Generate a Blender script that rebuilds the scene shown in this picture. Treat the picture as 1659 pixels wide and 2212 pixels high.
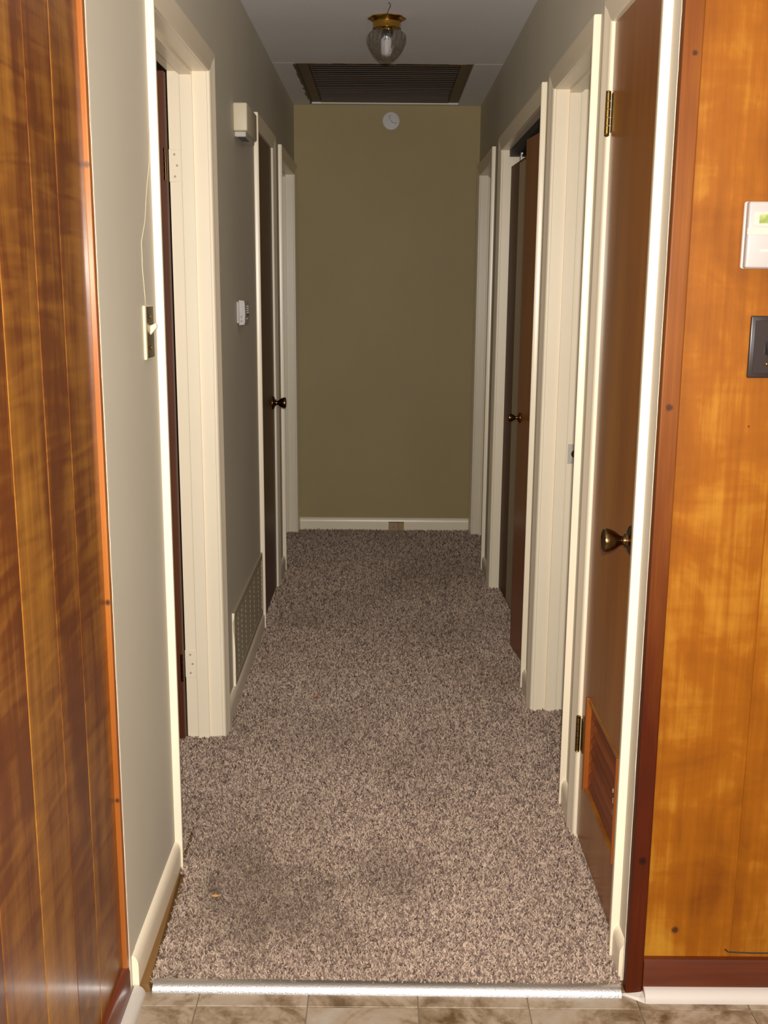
import bpy, bmesh, math, random
from mathutils import Vector, Matrix

random.seed(7)
sc = bpy.context.scene
for o in list(bpy.data.objects):
    bpy.data.objects.remove(o)
C = sc.collection

# ------------------------------------------------------------------ camera
F_PX, PITCH, YAW, ROLL, EYE = 2316.98, 0.208689, 0.000312, 0.007659, 1.45736
cam_data = bpy.data.cameras.new('camera')
cam = bpy.data.objects.new('camera', cam_data)
C.objects.link(cam)
cam_data.sensor_fit = 'AUTO'
cam_data.sensor_width = 36.0
cam_data.lens = F_PX * 36.0 / 2212.0
cam_data.clip_start = 0.02
fwd = Vector((math.sin(YAW) * math.cos(PITCH), math.cos(YAW) * math.cos(PITCH), -math.sin(PITCH)))
right = Vector((math.cos(YAW), -math.sin(YAW), 0))
up = right.cross(fwd)
r2 = right * math.cos(ROLL) + up * math.sin(ROLL)
u2 = up * math.cos(ROLL) - right * math.sin(ROLL)
m = Matrix((r2, u2, -fwd)).transposed().to_4x4()
m.translation = Vector((0, 0, EYE))
cam.matrix_world = m
sc.camera = cam

# ------------------------------------------------------------------ world, lights, exposure
W = bpy.data.worlds.new('world')
sc.world = W
W.use_nodes = True
W.node_tree.nodes['Background'].inputs[0].default_value = (0.75, 0.82, 1.0, 1)
W.node_tree.nodes['Background'].inputs[1].default_value = 0.25

def area(name, loc, target, sx, sy, power, col):
    l = bpy.data.lights.new(name, 'AREA')
    l.shape = 'RECTANGLE'
    l.size, l.size_y, l.energy, l.color = sx, sy, power, col
    o = bpy.data.objects.new(name, l)
    C.objects.link(o)
    o.location = loc
    o.rotation_euler = (Vector(target) - Vector(loc)).to_track_quat('-Z', 'Y').to_euler()
    return o
# the camera's own flash, just above the lens
area('camera_flash', (0.02, 0.01, EYE + 0.055), (0.02, 3.0, EYE - 0.10), 0.035, 0.022, 84, (1.0, 0.955, 0.87))
# daylight coming through the kitchen window behind the photographer
area('window_daylight', (0.7, -2.35, 1.45), (0.5, 2.0, 1.25), 1.5, 1.1, 34, (0.97, 0.98, 1.0))

vs = sc.view_settings
vs.view_transform = 'Standard'
vs.look = 'None'
vs.exposure = 0.0
vs.gamma = 1.0
vs.use_curve_mapping = False

# ------------------------------------------------------------------ dimensions (metres; hall runs along +y)
L, R, D, CE, HEAD = 0.5212, 0.5276, 6.349, 2.44, 2.057
WT = 0.115
YK = 2.022           # where the kitchen ends and the hall begins
KF = -0.012          # kitchen vinyl level
CW, CT = 0.057, 0.0185

# ------------------------------------------------------------------ material helpers
def srgb(h):
    h = h.lstrip('#')
    v = [int(h[i:i + 2], 16) / 255 for i in (0, 2, 4)]
    return tuple(c / 12.92 if c <= 0.04045 else ((c + 0.055) / 1.055) ** 2.4 for c in v) + (1,)

class NT:
    def __init__(s, name):
        s.m = bpy.data.materials.new(name)
        s.m.use_nodes = True
        s.t = s.m.node_tree
        s.b = s.t.nodes['Principled BSDF']
    def n(s, typ, **kw):
        nd = s.t.nodes.new(typ)
        for k, v in kw.items():
            if k.startswith('i_'):
                key = k[2:]
                key = int(key) if key.isdigit() else key.replace('_', ' ')
                nd.inputs[key].default_value = v
            else:
                setattr(nd, k, v)
        return nd
    def l(s, a, b):
        s.t.links.new(a, b)
    def set(s, **kw):
        for k, v in kw.items():
            s.b.inputs[k.replace('_', ' ')].default_value = v
    def math(s, op, a, b=None, c=None):
        nd = s.n('ShaderNodeMath', operation=op)
        for i, x in enumerate((a, b, c)):
            if x is None: continue
            if isinstance(x, (int, float)): nd.inputs[i].default_value = x
            else: s.l(x, nd.inputs[i])
        return nd.outputs[0]
    def ramp(s, fac, stops):
        r = s.n('ShaderNodeValToRGB')
        e = r.color_ramp.elements
        while len(e) < len(stops): e.new(0.5)
        for i, (p, c) in enumerate(stops):
            e[i].position = p
            e[i].color = c
        s.l(fac, r.inputs[0])
        return r.outputs[0]
    def mix(s, fac, a, b, typ='MIX'):
        nd = s.n('ShaderNodeMix', data_type='RGBA', blend_type=typ)
        for i, x in ((0, fac), (6, a), (7, b)):
            if isinstance(x, (int, float, tuple)): nd.inputs[i].default_value = x
            else: s.l(x, nd.inputs[i])
        return nd.outputs[2]
    def noise(s, vec, scale, detail=4, rough=0.55, dist=0.0):
        nd = s.n('ShaderNodeTexNoise', i_Scale=scale, i_Detail=detail, i_Roughness=rough, i_Distortion=dist)
        if vec is not None: s.l(vec, nd.inputs['Vector'])
        return nd.outputs[0]
    def bump(s, h, strength, dist=0.002):
        nd = s.n('ShaderNodeBump', i_Strength=strength, i_Distance=dist)
        s.l(h, nd.inputs['Height'])
        s.l(nd.outputs[0], s.b.inputs['Normal'])

def plain(name, col, rough=0.5, metal=0.0, **kw):
    t = NT(name)
    t.set(Base_Color=col, Roughness=rough, Metallic=metal, **kw)
    return t.m

def paint(name, col, rough, bump=0.05, scale=220, var=0.06, grime=0.0):
    t = NT(name)
    co = t.n('ShaderNodeTexCoord').outputs['Object']
    n1 = t.noise(co, 1.7, 5)
    dark = tuple(c * (1 - var) for c in col[:3]) + (1,)
    lite = tuple(min(1, c * (1 + var)) for c in col[:3]) + (1,)
    c = t.ramp(n1, [(0.3, dark), (0.7, lite)])
    if grime:
        g = t.noise(co, 9, 8, 0.7)
        gm = t.ramp(g, [(0.62, (0, 0, 0, 1)), (0.72, (grime, grime, grime, 1))])
        c = t.mix(gm, c, (0.22, 0.17, 0.11, 1))
    t.l(c, t.b.inputs['Base Color'])
    t.set(Roughness=rough)
    t.bump(t.noise(co, scale, 3), bump, 0.0015)
    return t.m

def wood(name, dark, mid, lite, along='Z', fine=1.0, rough=0.32, coat=0.25, figure=0.0, vary=0.35, knots=(), broad=1.0, blotch=0.0, spec=0.5, low_red=None):
    """varnished board: long grain, broad colour figure, optional curly figure, knots given in object coordinates"""
    t = NT(name)
    co = t.n('ShaderNodeTexCoord').outputs['Object']
    rnd = t.n('ShaderNodeObjectInfo').outputs['Random']
    off = t.n('ShaderNodeCombineXYZ')
    for i, k in enumerate((31.0, 17.0, 53.0)):
        t.l(t.math('MULTIPLY', rnd, k), off.inputs[i])
    add = t.n('ShaderNodeVectorMath', operation='ADD')
    t.l(co, add.inputs[0]); t.l(off.outputs[0], add.inputs[1])
    def stretched(a, b):
        mp = t.n('ShaderNodeMapping')
        sv = [b, b, b]
        sv['XYZ'.index(along)] = a
        mp.inputs['Scale'].default_value = sv
        t.l(add.outputs[0], mp.inputs['Vector'])
        return mp.outputs[0]
    g1 = t.noise(stretched(0.9, 9 * fine), 1.0, 6, 0.6, 0.6)
    g2 = t.noise(stretched(2.2, 90 * fine), 1.0, 3, 0.6, 0.2)
    g3 = t.noise(stretched(0.7, 2.4), 1.6 * broad, 3, 0.5, 0.9)
    s = t.math('ADD', t.math('MULTIPLY', g1, 0.45), t.math('MULTIPLY', g3, 0.42))
    s = t.math('ADD', s, t.math('MULTIPLY', g2, 0.20))
    if figure:
        mp = t.n('ShaderNodeMapping')
        sv = [3.5, 3.5, 3.5]
        sv['XYZ'.index(along)] = 26.0
        mp.inputs['Scale'].default_value = sv
        t.l(add.outputs[0], mp.inputs['Vector'])
        fg = t.noise(mp.outputs[0], 1.0, 2, 0.5, 1.2)
        s = t.math('ADD', s, t.math('MULTIPLY', t.math('SUBTRACT', fg, 0.5), figure))
    if blotch:
        s = t.math('ADD', s, t.math('MULTIPLY', t.math('SUBTRACT', t.noise(add.outputs[0], 7.5, 4, 0.55, 0.7), 0.5), blotch))
    s = t.math('ADD', s, t.math('MULTIPLY', t.math('SUBTRACT', rnd, 0.5), vary))
    c = t.ramp(s, [(0.30, dark), (0.53, mid), (0.78, lite)])
    if knots:
        km = None
        for (kx, ky, kz, rr) in knots:
            d = t.n('ShaderNodeVectorMath', operation='DISTANCE', i_1=(kx, ky, kz))
            t.l(co, d.inputs[0])
            nz = t.math('MULTIPLY', t.math('SUBTRACT', g2, 0.5), rr * 0.8)
            v = t.n('ShaderNodeMapRange', i_1=rr * 0.3, i_2=rr * 1.0, i_3=1.0, i_4=0.0)
            v.interpolation_type = 'SMOOTHSTEP'
            t.l(t.math('ADD', d.outputs['Value'], nz), v.inputs[0])
            km = v.outputs[0] if km is None else t.math('MAXIMUM', km, v.outputs[0])
        c = t.mix(t.math('MULTIPLY', km, 0.88), c, (0.035, 0.012, 0.005, 1))
    if low_red:                       # darker red towards the bottom, ragged upper limit
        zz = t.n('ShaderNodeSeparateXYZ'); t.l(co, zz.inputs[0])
        v = t.n('ShaderNodeMapRange', i_1=low_red[0], i_2=low_red[1], i_3=1.0, i_4=0.0)
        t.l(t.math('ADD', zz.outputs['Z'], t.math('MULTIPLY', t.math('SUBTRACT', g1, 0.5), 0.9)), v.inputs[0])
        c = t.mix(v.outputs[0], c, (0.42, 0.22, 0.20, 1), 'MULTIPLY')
    t.l(c, t.b.inputs['Base Color'])
    t.set(Roughness=rough, Coat_Weight=coat, Coat_Roughness=0.16, Specular_IOR_Level=spec)
    t.bump(g2, 0.10, 0.001)
    return t.m

M = {}
M['wall_gray'] = paint('grey_wall_paint', srgb('#cac2b0'), 0.62, 0.12, 260, 0.04)
M['wall_tan'] = paint('olive_tan_wall_paint', srgb('#a08d60'), 0.6, 0.14, 240, 0.05)
M['ceiling'] = paint('flat_ceiling_paint', srgb('#e6e4e6'), 0.85, 0.2, 120, 0.03)
M['trim'] = paint('cream_gloss_paint', srgb('#efe1c8'), 0.30, 0.06, 60, 0.03)
M['trim_white'] = paint('white_trim_paint', srgb('#c6bdb4'), 0.42, 0.05, 80, 0.04, 0.25)
M['grille'] = paint('painted_grille_beige', srgb('#aa9c84'), 0.45, 0.1, 120, 0.05)
M['plank_left'] = wood('varnished_pine_dark', srgb('#431a05'), srgb('#66330b'), srgb('#a26c23'), 'Z', 1.0, 0.33, 0.3, 0.30, 0.22, broad=1.8)
M['plank_right'] = wood('varnished_pine_amber', srgb('#6a3504'), srgb('#8b4f09'), srgb('#b88429'), 'Z', 1.0, 0.44, 0.0, 0.10, 0.02, blotch=0.42, spec=0.2,
                        knots=((0.618, YK, 0.137, 0.010), (0.69, YK, 1.2, 0.003)))
M['corner_wood'] = wood('red_stained_pine', srgb('#4c2006'), srgb('#6e390b'), srgb('#955a18'), 'Z', 1.4, 0.4, 0.0, 0.0, 0.0, spec=0.22, low_red=(0.5, 1.2),
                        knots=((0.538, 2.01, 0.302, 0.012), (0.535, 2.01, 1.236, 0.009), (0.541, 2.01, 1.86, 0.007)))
M['base_wood'] = wood('red_stained_base', srgb('#3c1406'), srgb('#56230b'), srgb('#743711'), 'X', 1.4, 0.32, 0.3, 0.0, 0.1)
M['base_wood_y'] = wood('red_stained_base_side', srgb('#471606'), srgb('#62260b'), srgb('#803a12'), 'Y', 1.4, 0.32, 0.3, 0.0, 0.1)
M['orange_edge'] = wood('orange_pine_edge', srgb('#84400f'), srgb('#9e581c'), srgb('#bd7936'), 'Z', 1.2, 0.35, 0.25, 0.0, 0.1,
                        knots=((-0.525, 1.965, 1.66, 0.008), (-0.525, 1.965, 0.86, 0.009), (-0.525, 1.965, 0.45, 0.008)))
M['door_brown'] = wood('brown_flush_door', srgb('#6a3a10'), srgb('#8f561a'), srgb('#ac7426'), 'Z', 0.8, 0.34, 0.12, 0.0, 0.0, broad=0.8)
M['door_dark'] = wood('dark_brown_flush_door', srgb('#4a2618'), srgb('#5e3320'), srgb('#70452c'), 'Z', 0.8, 0.42, 0.0, 0.0, 0.0)
M['door_red'] = wood('red_brown_closet_door', srgb('#6b340e'), srgb('#85481a'), srgb('#9a5c24'), 'Z', 0.8, 0.34, 0.2, 0.0, 0.0)
M['door_rear'] = wood('brown_rear_door', srgb('#553318'), srgb('#6b4524'), srgb('#7f5932'), 'Z', 0.8, 0.55, 0.0, 0.0, 0.0, spec=0.12)
M['door_ajar'] = wood('red_brown_ajar_door', srgb('#43200f'), srgb('#532913'), srgb('#613419'), 'Z', 0.8, 0.5, 0.0, 0.0, 0.0, spec=0.25)
M['louver_wood'] = wood('louver_slat_wood', srgb('#5a2a15'), srgb('#74391c'), srgb('#8b4c26'), 'Y', 1.4, 0.35, 0.2, 0.0, 0.2)
M['louver_edge'] = wood('bright_louver_frame', srgb('#7d3a08'), srgb('#944c0c'), srgb('#a55a12'), 'Z', 1.4, 0.4, 0.1, 0.0, 0.1)
M['vent_wood'] = wood('dark_vent_slat', srgb('#33241a'), srgb('#4a3527'), srgb('#5d4635'), 'X', 1.2, 0.62, 0.0, 0.0, 0.25)
M['vent_frame'] = wood('dark_vent_board', srgb('#46382a'), srgb('#5a4936'), srgb('#6e5b45'), 'Y', 1.2, 0.5, 0.0, 0.0, 0.1)
M['raw_wood'] = wood('raw_brown_wood', srgb('#5b4020'), srgb('#7d5a2f'), srgb('#94703f'), 'Y', 1.3, 0.7, 0.0, 0.0, 0.1)
M['brass'] = plain('aged_brass', srgb('#8f7440'), 0.30, 1.0)
M['brass_bright'] = plain('polished_brass', srgb('#c79a45'), 0.20, 1.0)
M['bronze'] = plain('antique_bronze', srgb('#6f5636'), 0.26, 1.0)
M['brass_plate'] = plain('brushed_brass_plate', srgb('#8a7a5c'), 0.34, 1.0)
M['steel'] = plain('dull_steel', srgb('#a9a79f'), 0.35, 1.0)
M['door_reflection'] = paint('taupe_door_reflection', srgb('#b7a382'), 0.5, 0.03, 40, 0.08)
M['black'] = plain('black_gap', (0.012, 0.011, 0.010, 1), 0.6)
M['dark_plastic'] = plain('dark_brown_plastic', srgb('#2c211e'), 0.30)
M['white_plastic'] = plain('white_plastic', srgb('#a69f9b'), 0.42)
M['grey_plastic'] = plain('grey_plastic', srgb('#b9b2aa'), 0.45)
M['ivory'] = plain('ivory_plastic', srgb('#ded2ad'), 0.42)
M['cream_plastic'] = plain('cream_plastic', srgb('#c9bda3'), 0.5)
M['tan_plate'] = plain('tan_plate', srgb('#a88a68'), 0.55)
M['tan_yellow'] = plain('yellowed_plate', srgb('#a99160'), 0.55)
M['cover_white'] = plain('white_round_cover', srgb('#cfcac8'), 0.55)
M['wire'] = plain('pale_wire', srgb('#cdbfa2'), 0.5)
M['grey_wire'] = plain('grey_wire', srgb('#5d5148'), 0.5)
M['bulb'] = plain('frosted_bulb', srgb('#e8e4e6'), 0.25)
M['crumb'] = plain('tan_scrap', srgb('#b98a4a'), 0.8)
M['crumb_red'] = plain('rust_scrap', srgb('#8e4a2a'), 0.8)
M['lcd'] = None

def strip_metal():
    t = NT('hammered_aluminium')
    co = t.n('ShaderNodeTexCoord').outputs['Object']
    t.set(Base_Color=srgb('#dad9d8'), Metallic=1.0, Roughness=0.33)
    t.bump(t.noise(co, 260, 3, 0.6), 0.35, 0.002)
    return t.m
M['aluminium'] = strip_metal()

def lcd():
    t = NT('grey_green_display')
    co = t.n('ShaderNodeTexCoord').outputs['Object']
    c = t.ramp(t.noise(co, 60, 4), [(0.3, srgb('#6f7a48')), (0.5, srgb('#8d9a5a')), (0.72, srgb('#b9b37c'))])
    t.l(c, t.b.inputs['Base Color'])
    t.set(Roughness=0.12)
    return t.m
M['lcd'] = lcd()

def glass():
    t = NT('pressed_clear_glass')
    t.set(Base_Color=(0.86, 0.85, 0.84, 1), Roughness=0.06, IOR=1.48, Transmission_Weight=1.0)
    co = t.n('ShaderNodeTexCoord').outputs['Object']
    t.bump(t.noise(co, 120, 2), 0.5, 0.003)
    return t.m
M['glass'] = glass()

def vinyl():
    t = NT('stone_look_vinyl')
    co = t.n('ShaderNodeTexCoord').outputs['Object']
    rnd = t.n('ShaderNodeObjectInfo').outputs['Random']
    off = t.n('ShaderNodeCombineXYZ')
    t.l(t.math('MULTIPLY', rnd, 43.0), off.inputs[0]); t.l(t.math('MULTIPLY', rnd, 71.0), off.inputs[1])
    add = t.n('ShaderNodeVectorMath', operation='ADD')
    t.l(co, add.inputs[0]); t.l(off.outputs[0], add.inputs[1])
    n1 = t.noise(add.outputs[0], 6.5, 7, 0.62, 1.6)
    n2 = t.noise(add.outputs[0], 30, 6, 0.7, 0.8)
    s = t.math('ADD', t.math('MULTIPLY', n1, 0.72), t.math('MULTIPLY', n2, 0.28))
    s = t.math('ADD', s, t.math('MULTIPLY', t.math('SUBTRACT', rnd, 0.5), 0.10))
    c = t.ramp(s, [(0.36, srgb('#5f492f')), (0.45, srgb('#857058')), (0.53, srgb('#9f8d78')), (0.70, srgb('#aba093'))])
    t.l(c, t.b.inputs['Base Color'])
    t.set(Roughness=0.34)
    t.bump(n2, 0.12, 0.001)
    return t.m
M['vinyl'] = vinyl()
M['grout'] = plain('vinyl_joint', srgb('#85765f'), 0.7)

def carpet_mat(name, tuft):
    t = NT(name)
    pos = t.n('ShaderNodeNewGeometry').outputs['Position']
    if tuft:
        rnd = t.n('ShaderNodeObjectInfo').outputs['Random']
        fine = t.noise(pos, 42, 3, 0.7)
        s = t.math('ADD', t.math('MULTIPLY', rnd, 0.62), t.math('MULTIPLY', fine, 0.40))
    else:
        s = t.noise(pos, 170, 3, 0.75)
    c = t.ramp(s, [(0.14, srgb('#40342f')), (0.34, srgb('#836f66')), (0.56, srgb('#ae9787')), (0.82, srgb('#d2bda9'))])
    # traffic soil: broad, darker patches with their own shapes
    d = t.ramp(t.noise(pos, 1.5, 3, 0.55, 0.5), [(0.50, (0, 0, 0, 1)), (0.70, (1, 1, 1, 1))])
    c = t.mix(t.math('MULTIPLY', d, 0.34), c, (0.13, 0.09, 0.055, 1))
    for (sx, sy, rr, k) in ((-0.27, 2.30, 0.24, 0.55), (0.02, 2.44, 0.15, 0.38), (-0.36, 2.52, 0.14, 0.46), (0.15, 4.4, 0.3, 0.12), (-0.2, 3.35, 0.22, 0.2), (0.3, 3.1, 0.16, 0.10)):
        dd = t.n('ShaderNodeVectorMath', operation='DISTANCE', i_1=(sx, sy, 0.0))
        t.l(pos, dd.inputs[0])
        w = t.math('ADD', dd.outputs['Value'], t.math('MULTIPLY', t.math('SUBTRACT', t.noise(pos, 9, 4), 0.5), rr * 1.3))
        v = t.n('ShaderNodeMapRange', i_1=rr * 0.25, i_2=rr * 1.2, i_3=k, i_4=0.0)
        v.interpolation_type = 'SMOOTHSTEP'
        t.l(w, v.inputs[0])
        c = t.mix(v.outputs[0], c, (0.115, 0.08, 0.055, 1))
    t.l(c, t.b.inputs['Base Color'])
    t.set(Roughness=0.95, Specular_IOR_Level=0.1)
    return t.m
M['tuft'] = carpet_mat('frieze_carpet_yarn', True)
M['carpet_base'] = carpet_mat('frieze_carpet_ground', False)

# ------------------------------------------------------------------ mesh helpers
class MB:
    """collects shapes and links them as ONE mesh object"""
    def __init__(s):
        s.bm = bmesh.new()
    def box(s, x0, x1, y0, y1, z0, z1, bev=0.0, seg=2):
        vs_ = [s.bm.verts.new(p) for p in ((x0, y0, z0), (x1, y0, z0), (x1, y1, z0), (x0, y1, z0), (x0, y0, z1), (x1, y0, z1), (x1, y1, z1), (x0, y1, z1))]
        fs = [s.bm.faces.new([vs_[i] for i in q]) for q in ((0, 3, 2, 1), (4, 5, 6, 7), (0, 1, 5, 4), (1, 2, 6, 5), (2, 3, 7, 6), (3, 0, 4, 7))]
        if bev:
            es = list({e for f in fs for e in f.edges})
            bmesh.ops.bevel(s.bm, geom=es, offset=bev, segments=seg, profile=0.5, affect='EDGES')
        return s
    def loft(s, rings, close_ring=True, caps=True):
        vr = [[s.bm.verts.new(p) for p in r] for r in rings]
        n = len(vr[0])
        for a, b in zip(vr, vr[1:]):
            for i in range(n if close_ring else n - 1):
                j = (i + 1) % n
                try: s.bm.faces.new((a[i], a[j], b[j], b[i]))
                except ValueError: pass
        if caps and n > 2:
            s.bm.faces.new(list(reversed(vr[0])))
            s.bm.faces.new(vr[-1])
        return s
    def tube(s, pts, r, n=8):
        pts = [Vector(p) for p in pts]
        rings = []
        for i, p in enumerate(pts):
            d = (pts[min(i + 1, len(pts) - 1)] - pts[max(i - 1, 0)]).normalized()
            a = d.orthogonal().normalized()
            if i and abs(a.dot(prev)) < 0.999:
                a = (prev - d * prev.dot(d)).normalized()
            prev = a
            b = d.cross(a)
            rings.append([p + (a * math.cos(t) + b * math.sin(t)) * r for t in [2 * math.pi * k / n for k in range(n)]])
        return s.loft(rings)
    def lathe(s, prof, origin, axis, n=32, rib=0.0, ribs=0, caps=True):
        """prof: (radius, distance along axis)"""
        ax = Vector(axis).normalized()
        a = ax.orthogonal().normalized(); b = ax.cross(a)
        o = Vector(origin)
        rings = []
        for (r, h) in prof:
            ring = []
            for k in range(n):
                t = 2 * math.pi * k / n
                rr = r * (1 + rib * math.cos(ribs * t)) if rib else r
                ring.append(o + ax * h + (a * math.cos(t) + b * math.sin(t)) * rr)
            rings.append(ring)
        return s.loft(rings, True, caps)
    def build(s, name, mat, parent=None, smooth=False, wbev=0.0):
        bmesh.ops.recalc_face_normals(s.bm, faces=s.bm.faces)
        me = bpy.data.meshes.new(name)
        s.bm.to_mesh(me); s.bm.free()
        o = bpy.data.objects.new(name, me)
        C.objects.link(o)
        if mat is not None: me.materials.append(mat)
        if smooth:
            for p in me.polygons: p.use_smooth = True
            if smooth == 'auto':
                me.set_sharp_from_angle(angle=math.radians(38))
        if wbev:
            md = o.modifiers.new('bevel', 'BEVEL'); md.width = wbev; md.segments = 2; md.limit_method = 'ANGLE'
        if parent is not None:
            o.parent = parent
        return o

def empty(name):
    o = bpy.data.objects.new(name, None)
    o.empty_display_size = 0.05
    C.objects.link(o)
    return o

def struct(o, label=None):
    o['kind'] = 'structure'
    if label: o['label'] = label
    return o

def tag(o, label, cat, group=None):
    o['label'] = label
    o['category'] = cat
    if group: o['group'] = group
    return o

# ------------------------------------------------------------------ floors
kf = MB().box(-0.62, 2.6, -2.5, 2.034, KF - 0.06, KF - 0.004).build('floor', M['grout'])
struct(kf, 'stone look vinyl tile kitchen floor in front of the hall')
TS = 0.2305
xs = [-0.612 + TS * k for k in range(9)]
ys = [1.968 - TS * k for k in range(6)]
tile_cells = []
for xi in xs:
    for yj in ys:
        tile_cells.append((xi, xi + TS, yj - TS, yj))
    tile_cells.append((xi, xi + TS, 1.968, 2.03))
for (a, b, c, d) in tile_cells:
    a = max(a, -0.6)
    if b - a < 0.02: continue
    MB().box(a + 0.0010, b - 0.0010, c + 0.0010, d - 0.0010, KF - 0.006, KF + random.uniform(-0.0004, 0.0004), 0.0008, 1).build('tile', M['vinyl'], kf)

hs = MB()
hs.box(-2.5, 2.6, 2.034, 6.5, -0.08, -0.010)
struct(hs.build('floor_hall', M['raw_wood']), 'subfloor under the hall carpet')

# carpet: backing with frieze tufts, running into the open doorways
def carpet():
    bm = bmesh.new()
    def quad(x0, x1, y0, y1, step):
        nx = max(1, round((x1 - x0) / step)); ny = max(1, round((y1 - y0) / step))
        g = [[bm.verts.new((x0 + (x1 - x0) * i / nx, y0 + (y1 - y0) * j / ny, -0.003 + 0.0015 * math.sin(7 * (x0 + i * .2) + 3 * j))) for i in range(nx + 1)] for j in range(ny + 1)]
        for j in range(ny):
            for i in range(nx):
                bm.faces.new((g[j][i], g[j][i + 1], g[j + 1][i + 1], g[j + 1][i]))
    quad(-L + 0.030, R - 0.012, 2.028, 2.46, 0.2)
    quad(-L + 0.014, R - 0.004, 2.46, 2.70, 0.2)
    quad(-L + 0.004, R - 0.004, 2.70, D - 0.004, 0.2)
    for (s, y0, y1) in ((-1, 2.537, 3.289), (-1, 5.462, 6.26), (1, 2.899, 3.537), (1, 5.482, 6.235)):
        w = L if s < 0 else R
        a, b = sorted((s * (w - 0.004), s * (w + 0.45)))
        quad(a, b, y0, y1, 0.2)
    quad(R - 0.012, R + 0.020, 2.187, 2.661, 0.2)
    quad(R - 0.004, R + 0.095, 3.802, 5.079, 0.2)
    quad(-L - 0.012, -L + 0.004, 4.478, 5.076, 0.2)
    me = bpy.data.meshes.new('carpet')
    bmesh.ops.recalc_face_normals(bm, faces=bm.faces)
    for f in bm.faces:
        if f.normal.z < 0: f.normal_flip()
    bm.to_mesh(me); bm.free()
    o = bpy.data.objects.new('carpet', me)
    C.objects.link(o)
    me.materials.append(M['carpet_base'])
    ng = bpy.data.node_groups.new('carpet_tufts', 'GeometryNodeTree')
    ng.interface.new_socket('Geometry', in_out='INPUT', socket_type='NodeSocketGeometry')
    ng.interface.new_socket('Geometry', in_out='OUTPUT', socket_type='NodeSocketGeometry')
    N = ng.nodes; K = ng.links.new
    gi = N.new('NodeGroupInput'); go = N.new('NodeGroupOutput')
    posn = N.new('GeometryNodeInputPosition')
    sep = N.new('ShaderNodeSeparateXYZ'); K(posn.outputs[0], sep.inputs[0])
    mr = N.new('ShaderNodeMapRange')
    for i, v in ((1, 2.2), (2, 5.0), (3, 62000.0), (4, 24000.0)): mr.inputs[i].default_value = v
    K(sep.outputs['Y'], mr.inputs[0])
    dp = N.new('GeometryNodeDistributePointsOnFaces'); dp.distribute_method = 'RANDOM'
    K(gi.outputs[0], dp.inputs['Mesh']); K(mr.outputs[0], dp.inputs['Density'])
    dp.inputs['Seed'].default_value = 3
    cone = N.new('GeometryNodeMeshCone'); cone.fill_type = 'NGON'
    cone.inputs['Vertices'].default_value = 5
    cone.inputs['Radius Top'].default_value = 0.0012
    cone.inputs['Radius Bottom'].default_value = 0.0019
    cone.inputs['Depth'].default_value = 0.0095
    cone.inputs['Side Segments'].default_value = 1
    sm = N.new('GeometryNodeSetMaterial'); sm.inputs['Material'].default_value = M['tuft']
    K(cone.outputs['Mesh'], sm.inputs['Geometry'])
    rot = N.new('FunctionNodeRandomValue'); rot.data_type = 'FLOAT_VECTOR'
    rot.inputs[0].default_value = (-0.95, -0.95, 0.0); rot.inputs[1].default_value = (0.95, 0.95, 6.28)
    scl = N.new('FunctionNodeRandomValue'); scl.data_type = 'FLOAT_VECTOR'
    scl.inputs[0].default_value = (0.75, 0.75, 0.7); scl.inputs[1].default_value = (1.25, 1.25, 1.2)
    mr2 = N.new('ShaderNodeMapRange')
    for i, v in ((1, 2.2), (2, 5.0), (3, 1.0), (4, 1.45)): mr2.inputs[i].default_value = v
    K(sep.outputs['Y'], mr2.inputs[0])
    vm = N.new('ShaderNodeVectorMath'); vm.operation = 'SCALE'
    K(scl.outputs[0], vm.inputs[0]); K(mr2.outputs[0], vm.inputs['Scale'])
    ip = N.new('GeometryNodeInstanceOnPoints')
    K(dp.outputs['Points'], ip.inputs['Points']); K(sm.outputs[0], ip.inputs['Instance'])
    K(rot.outputs[0], ip.inputs['Rotation']); K(vm.outputs[0], ip.inputs['Scale'])
    jn = N.new('GeometryNodeJoinGeometry')
    K(ip.outputs[0], jn.inputs[0]); K(gi.outputs[0], jn.inputs[0])
    K(jn.outputs[0], go.inputs[0])
    md = o.modifiers.new('tufts', 'NODES'); md.node_group = ng
    o['kind'] = 'stuff'
    tag(o, 'speckled brown and cream frieze carpet covering the hall floor', 'carpet')
    return o
carpet()
rc = MB()
rc.box(-2.5, -L - 0.45, 2.0, 6.5, -0.010, 0.0)
rc.box(R + 0.45, 2.6, 2.12, 6.5, -0.010, 0.0)
struct(rc.build('floor_rooms', M['carpet_base']), 'carpeted floor of the side rooms beyond the open doorways')

# ------------------------------------------------------------------ doorway positions
# (side, y0, y1) of each opening
OPEN = {1: (-1, 2.537, 3.289), 2: (-1, 4.478, 5.076), 3: (-1, 5.462, 6.260),
        4: (1, 2.187, 2.661), 5: (1, 2.899, 3.537), 6: (1, 3.802, 5.079), 7: (1, 5.482, 6.235)}
JT = 0.019
def hall_wall(side, w, ystart, name, label):
    b = MB()
    y = ystart
    ops = sorted([(a, c) for (s, a, c) in OPEN.values() if s == side])
    def slab(y0, y1, z0, z1):
        x0, x1 = sorted((side * w, side * (w + WT)))
        b.box(x0, x1, y0, y1, z0, z1)
    for (a, c) in ops:
        slab(y, a - JT, -0.012, CE)
        slab(a - JT, c + JT, HEAD + JT, CE)
        y = c + JT
    slab(y, D + 0.1, -0.012, CE)
    struct(b.build(name, M['wall_gray']), label)
hall_wall(-1, L, 1.985, 'wall_left', 'grey painted left wall of the hall')
hall_wall(1, R, 2.034, 'wall_right', 'grey painted right wall of the hall')
struct(MB().box(-L, R, D, D + 0.1, -0.012, CE).build('wall_end', M['wall_tan']), 'olive tan end wall of the hall')

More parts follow.
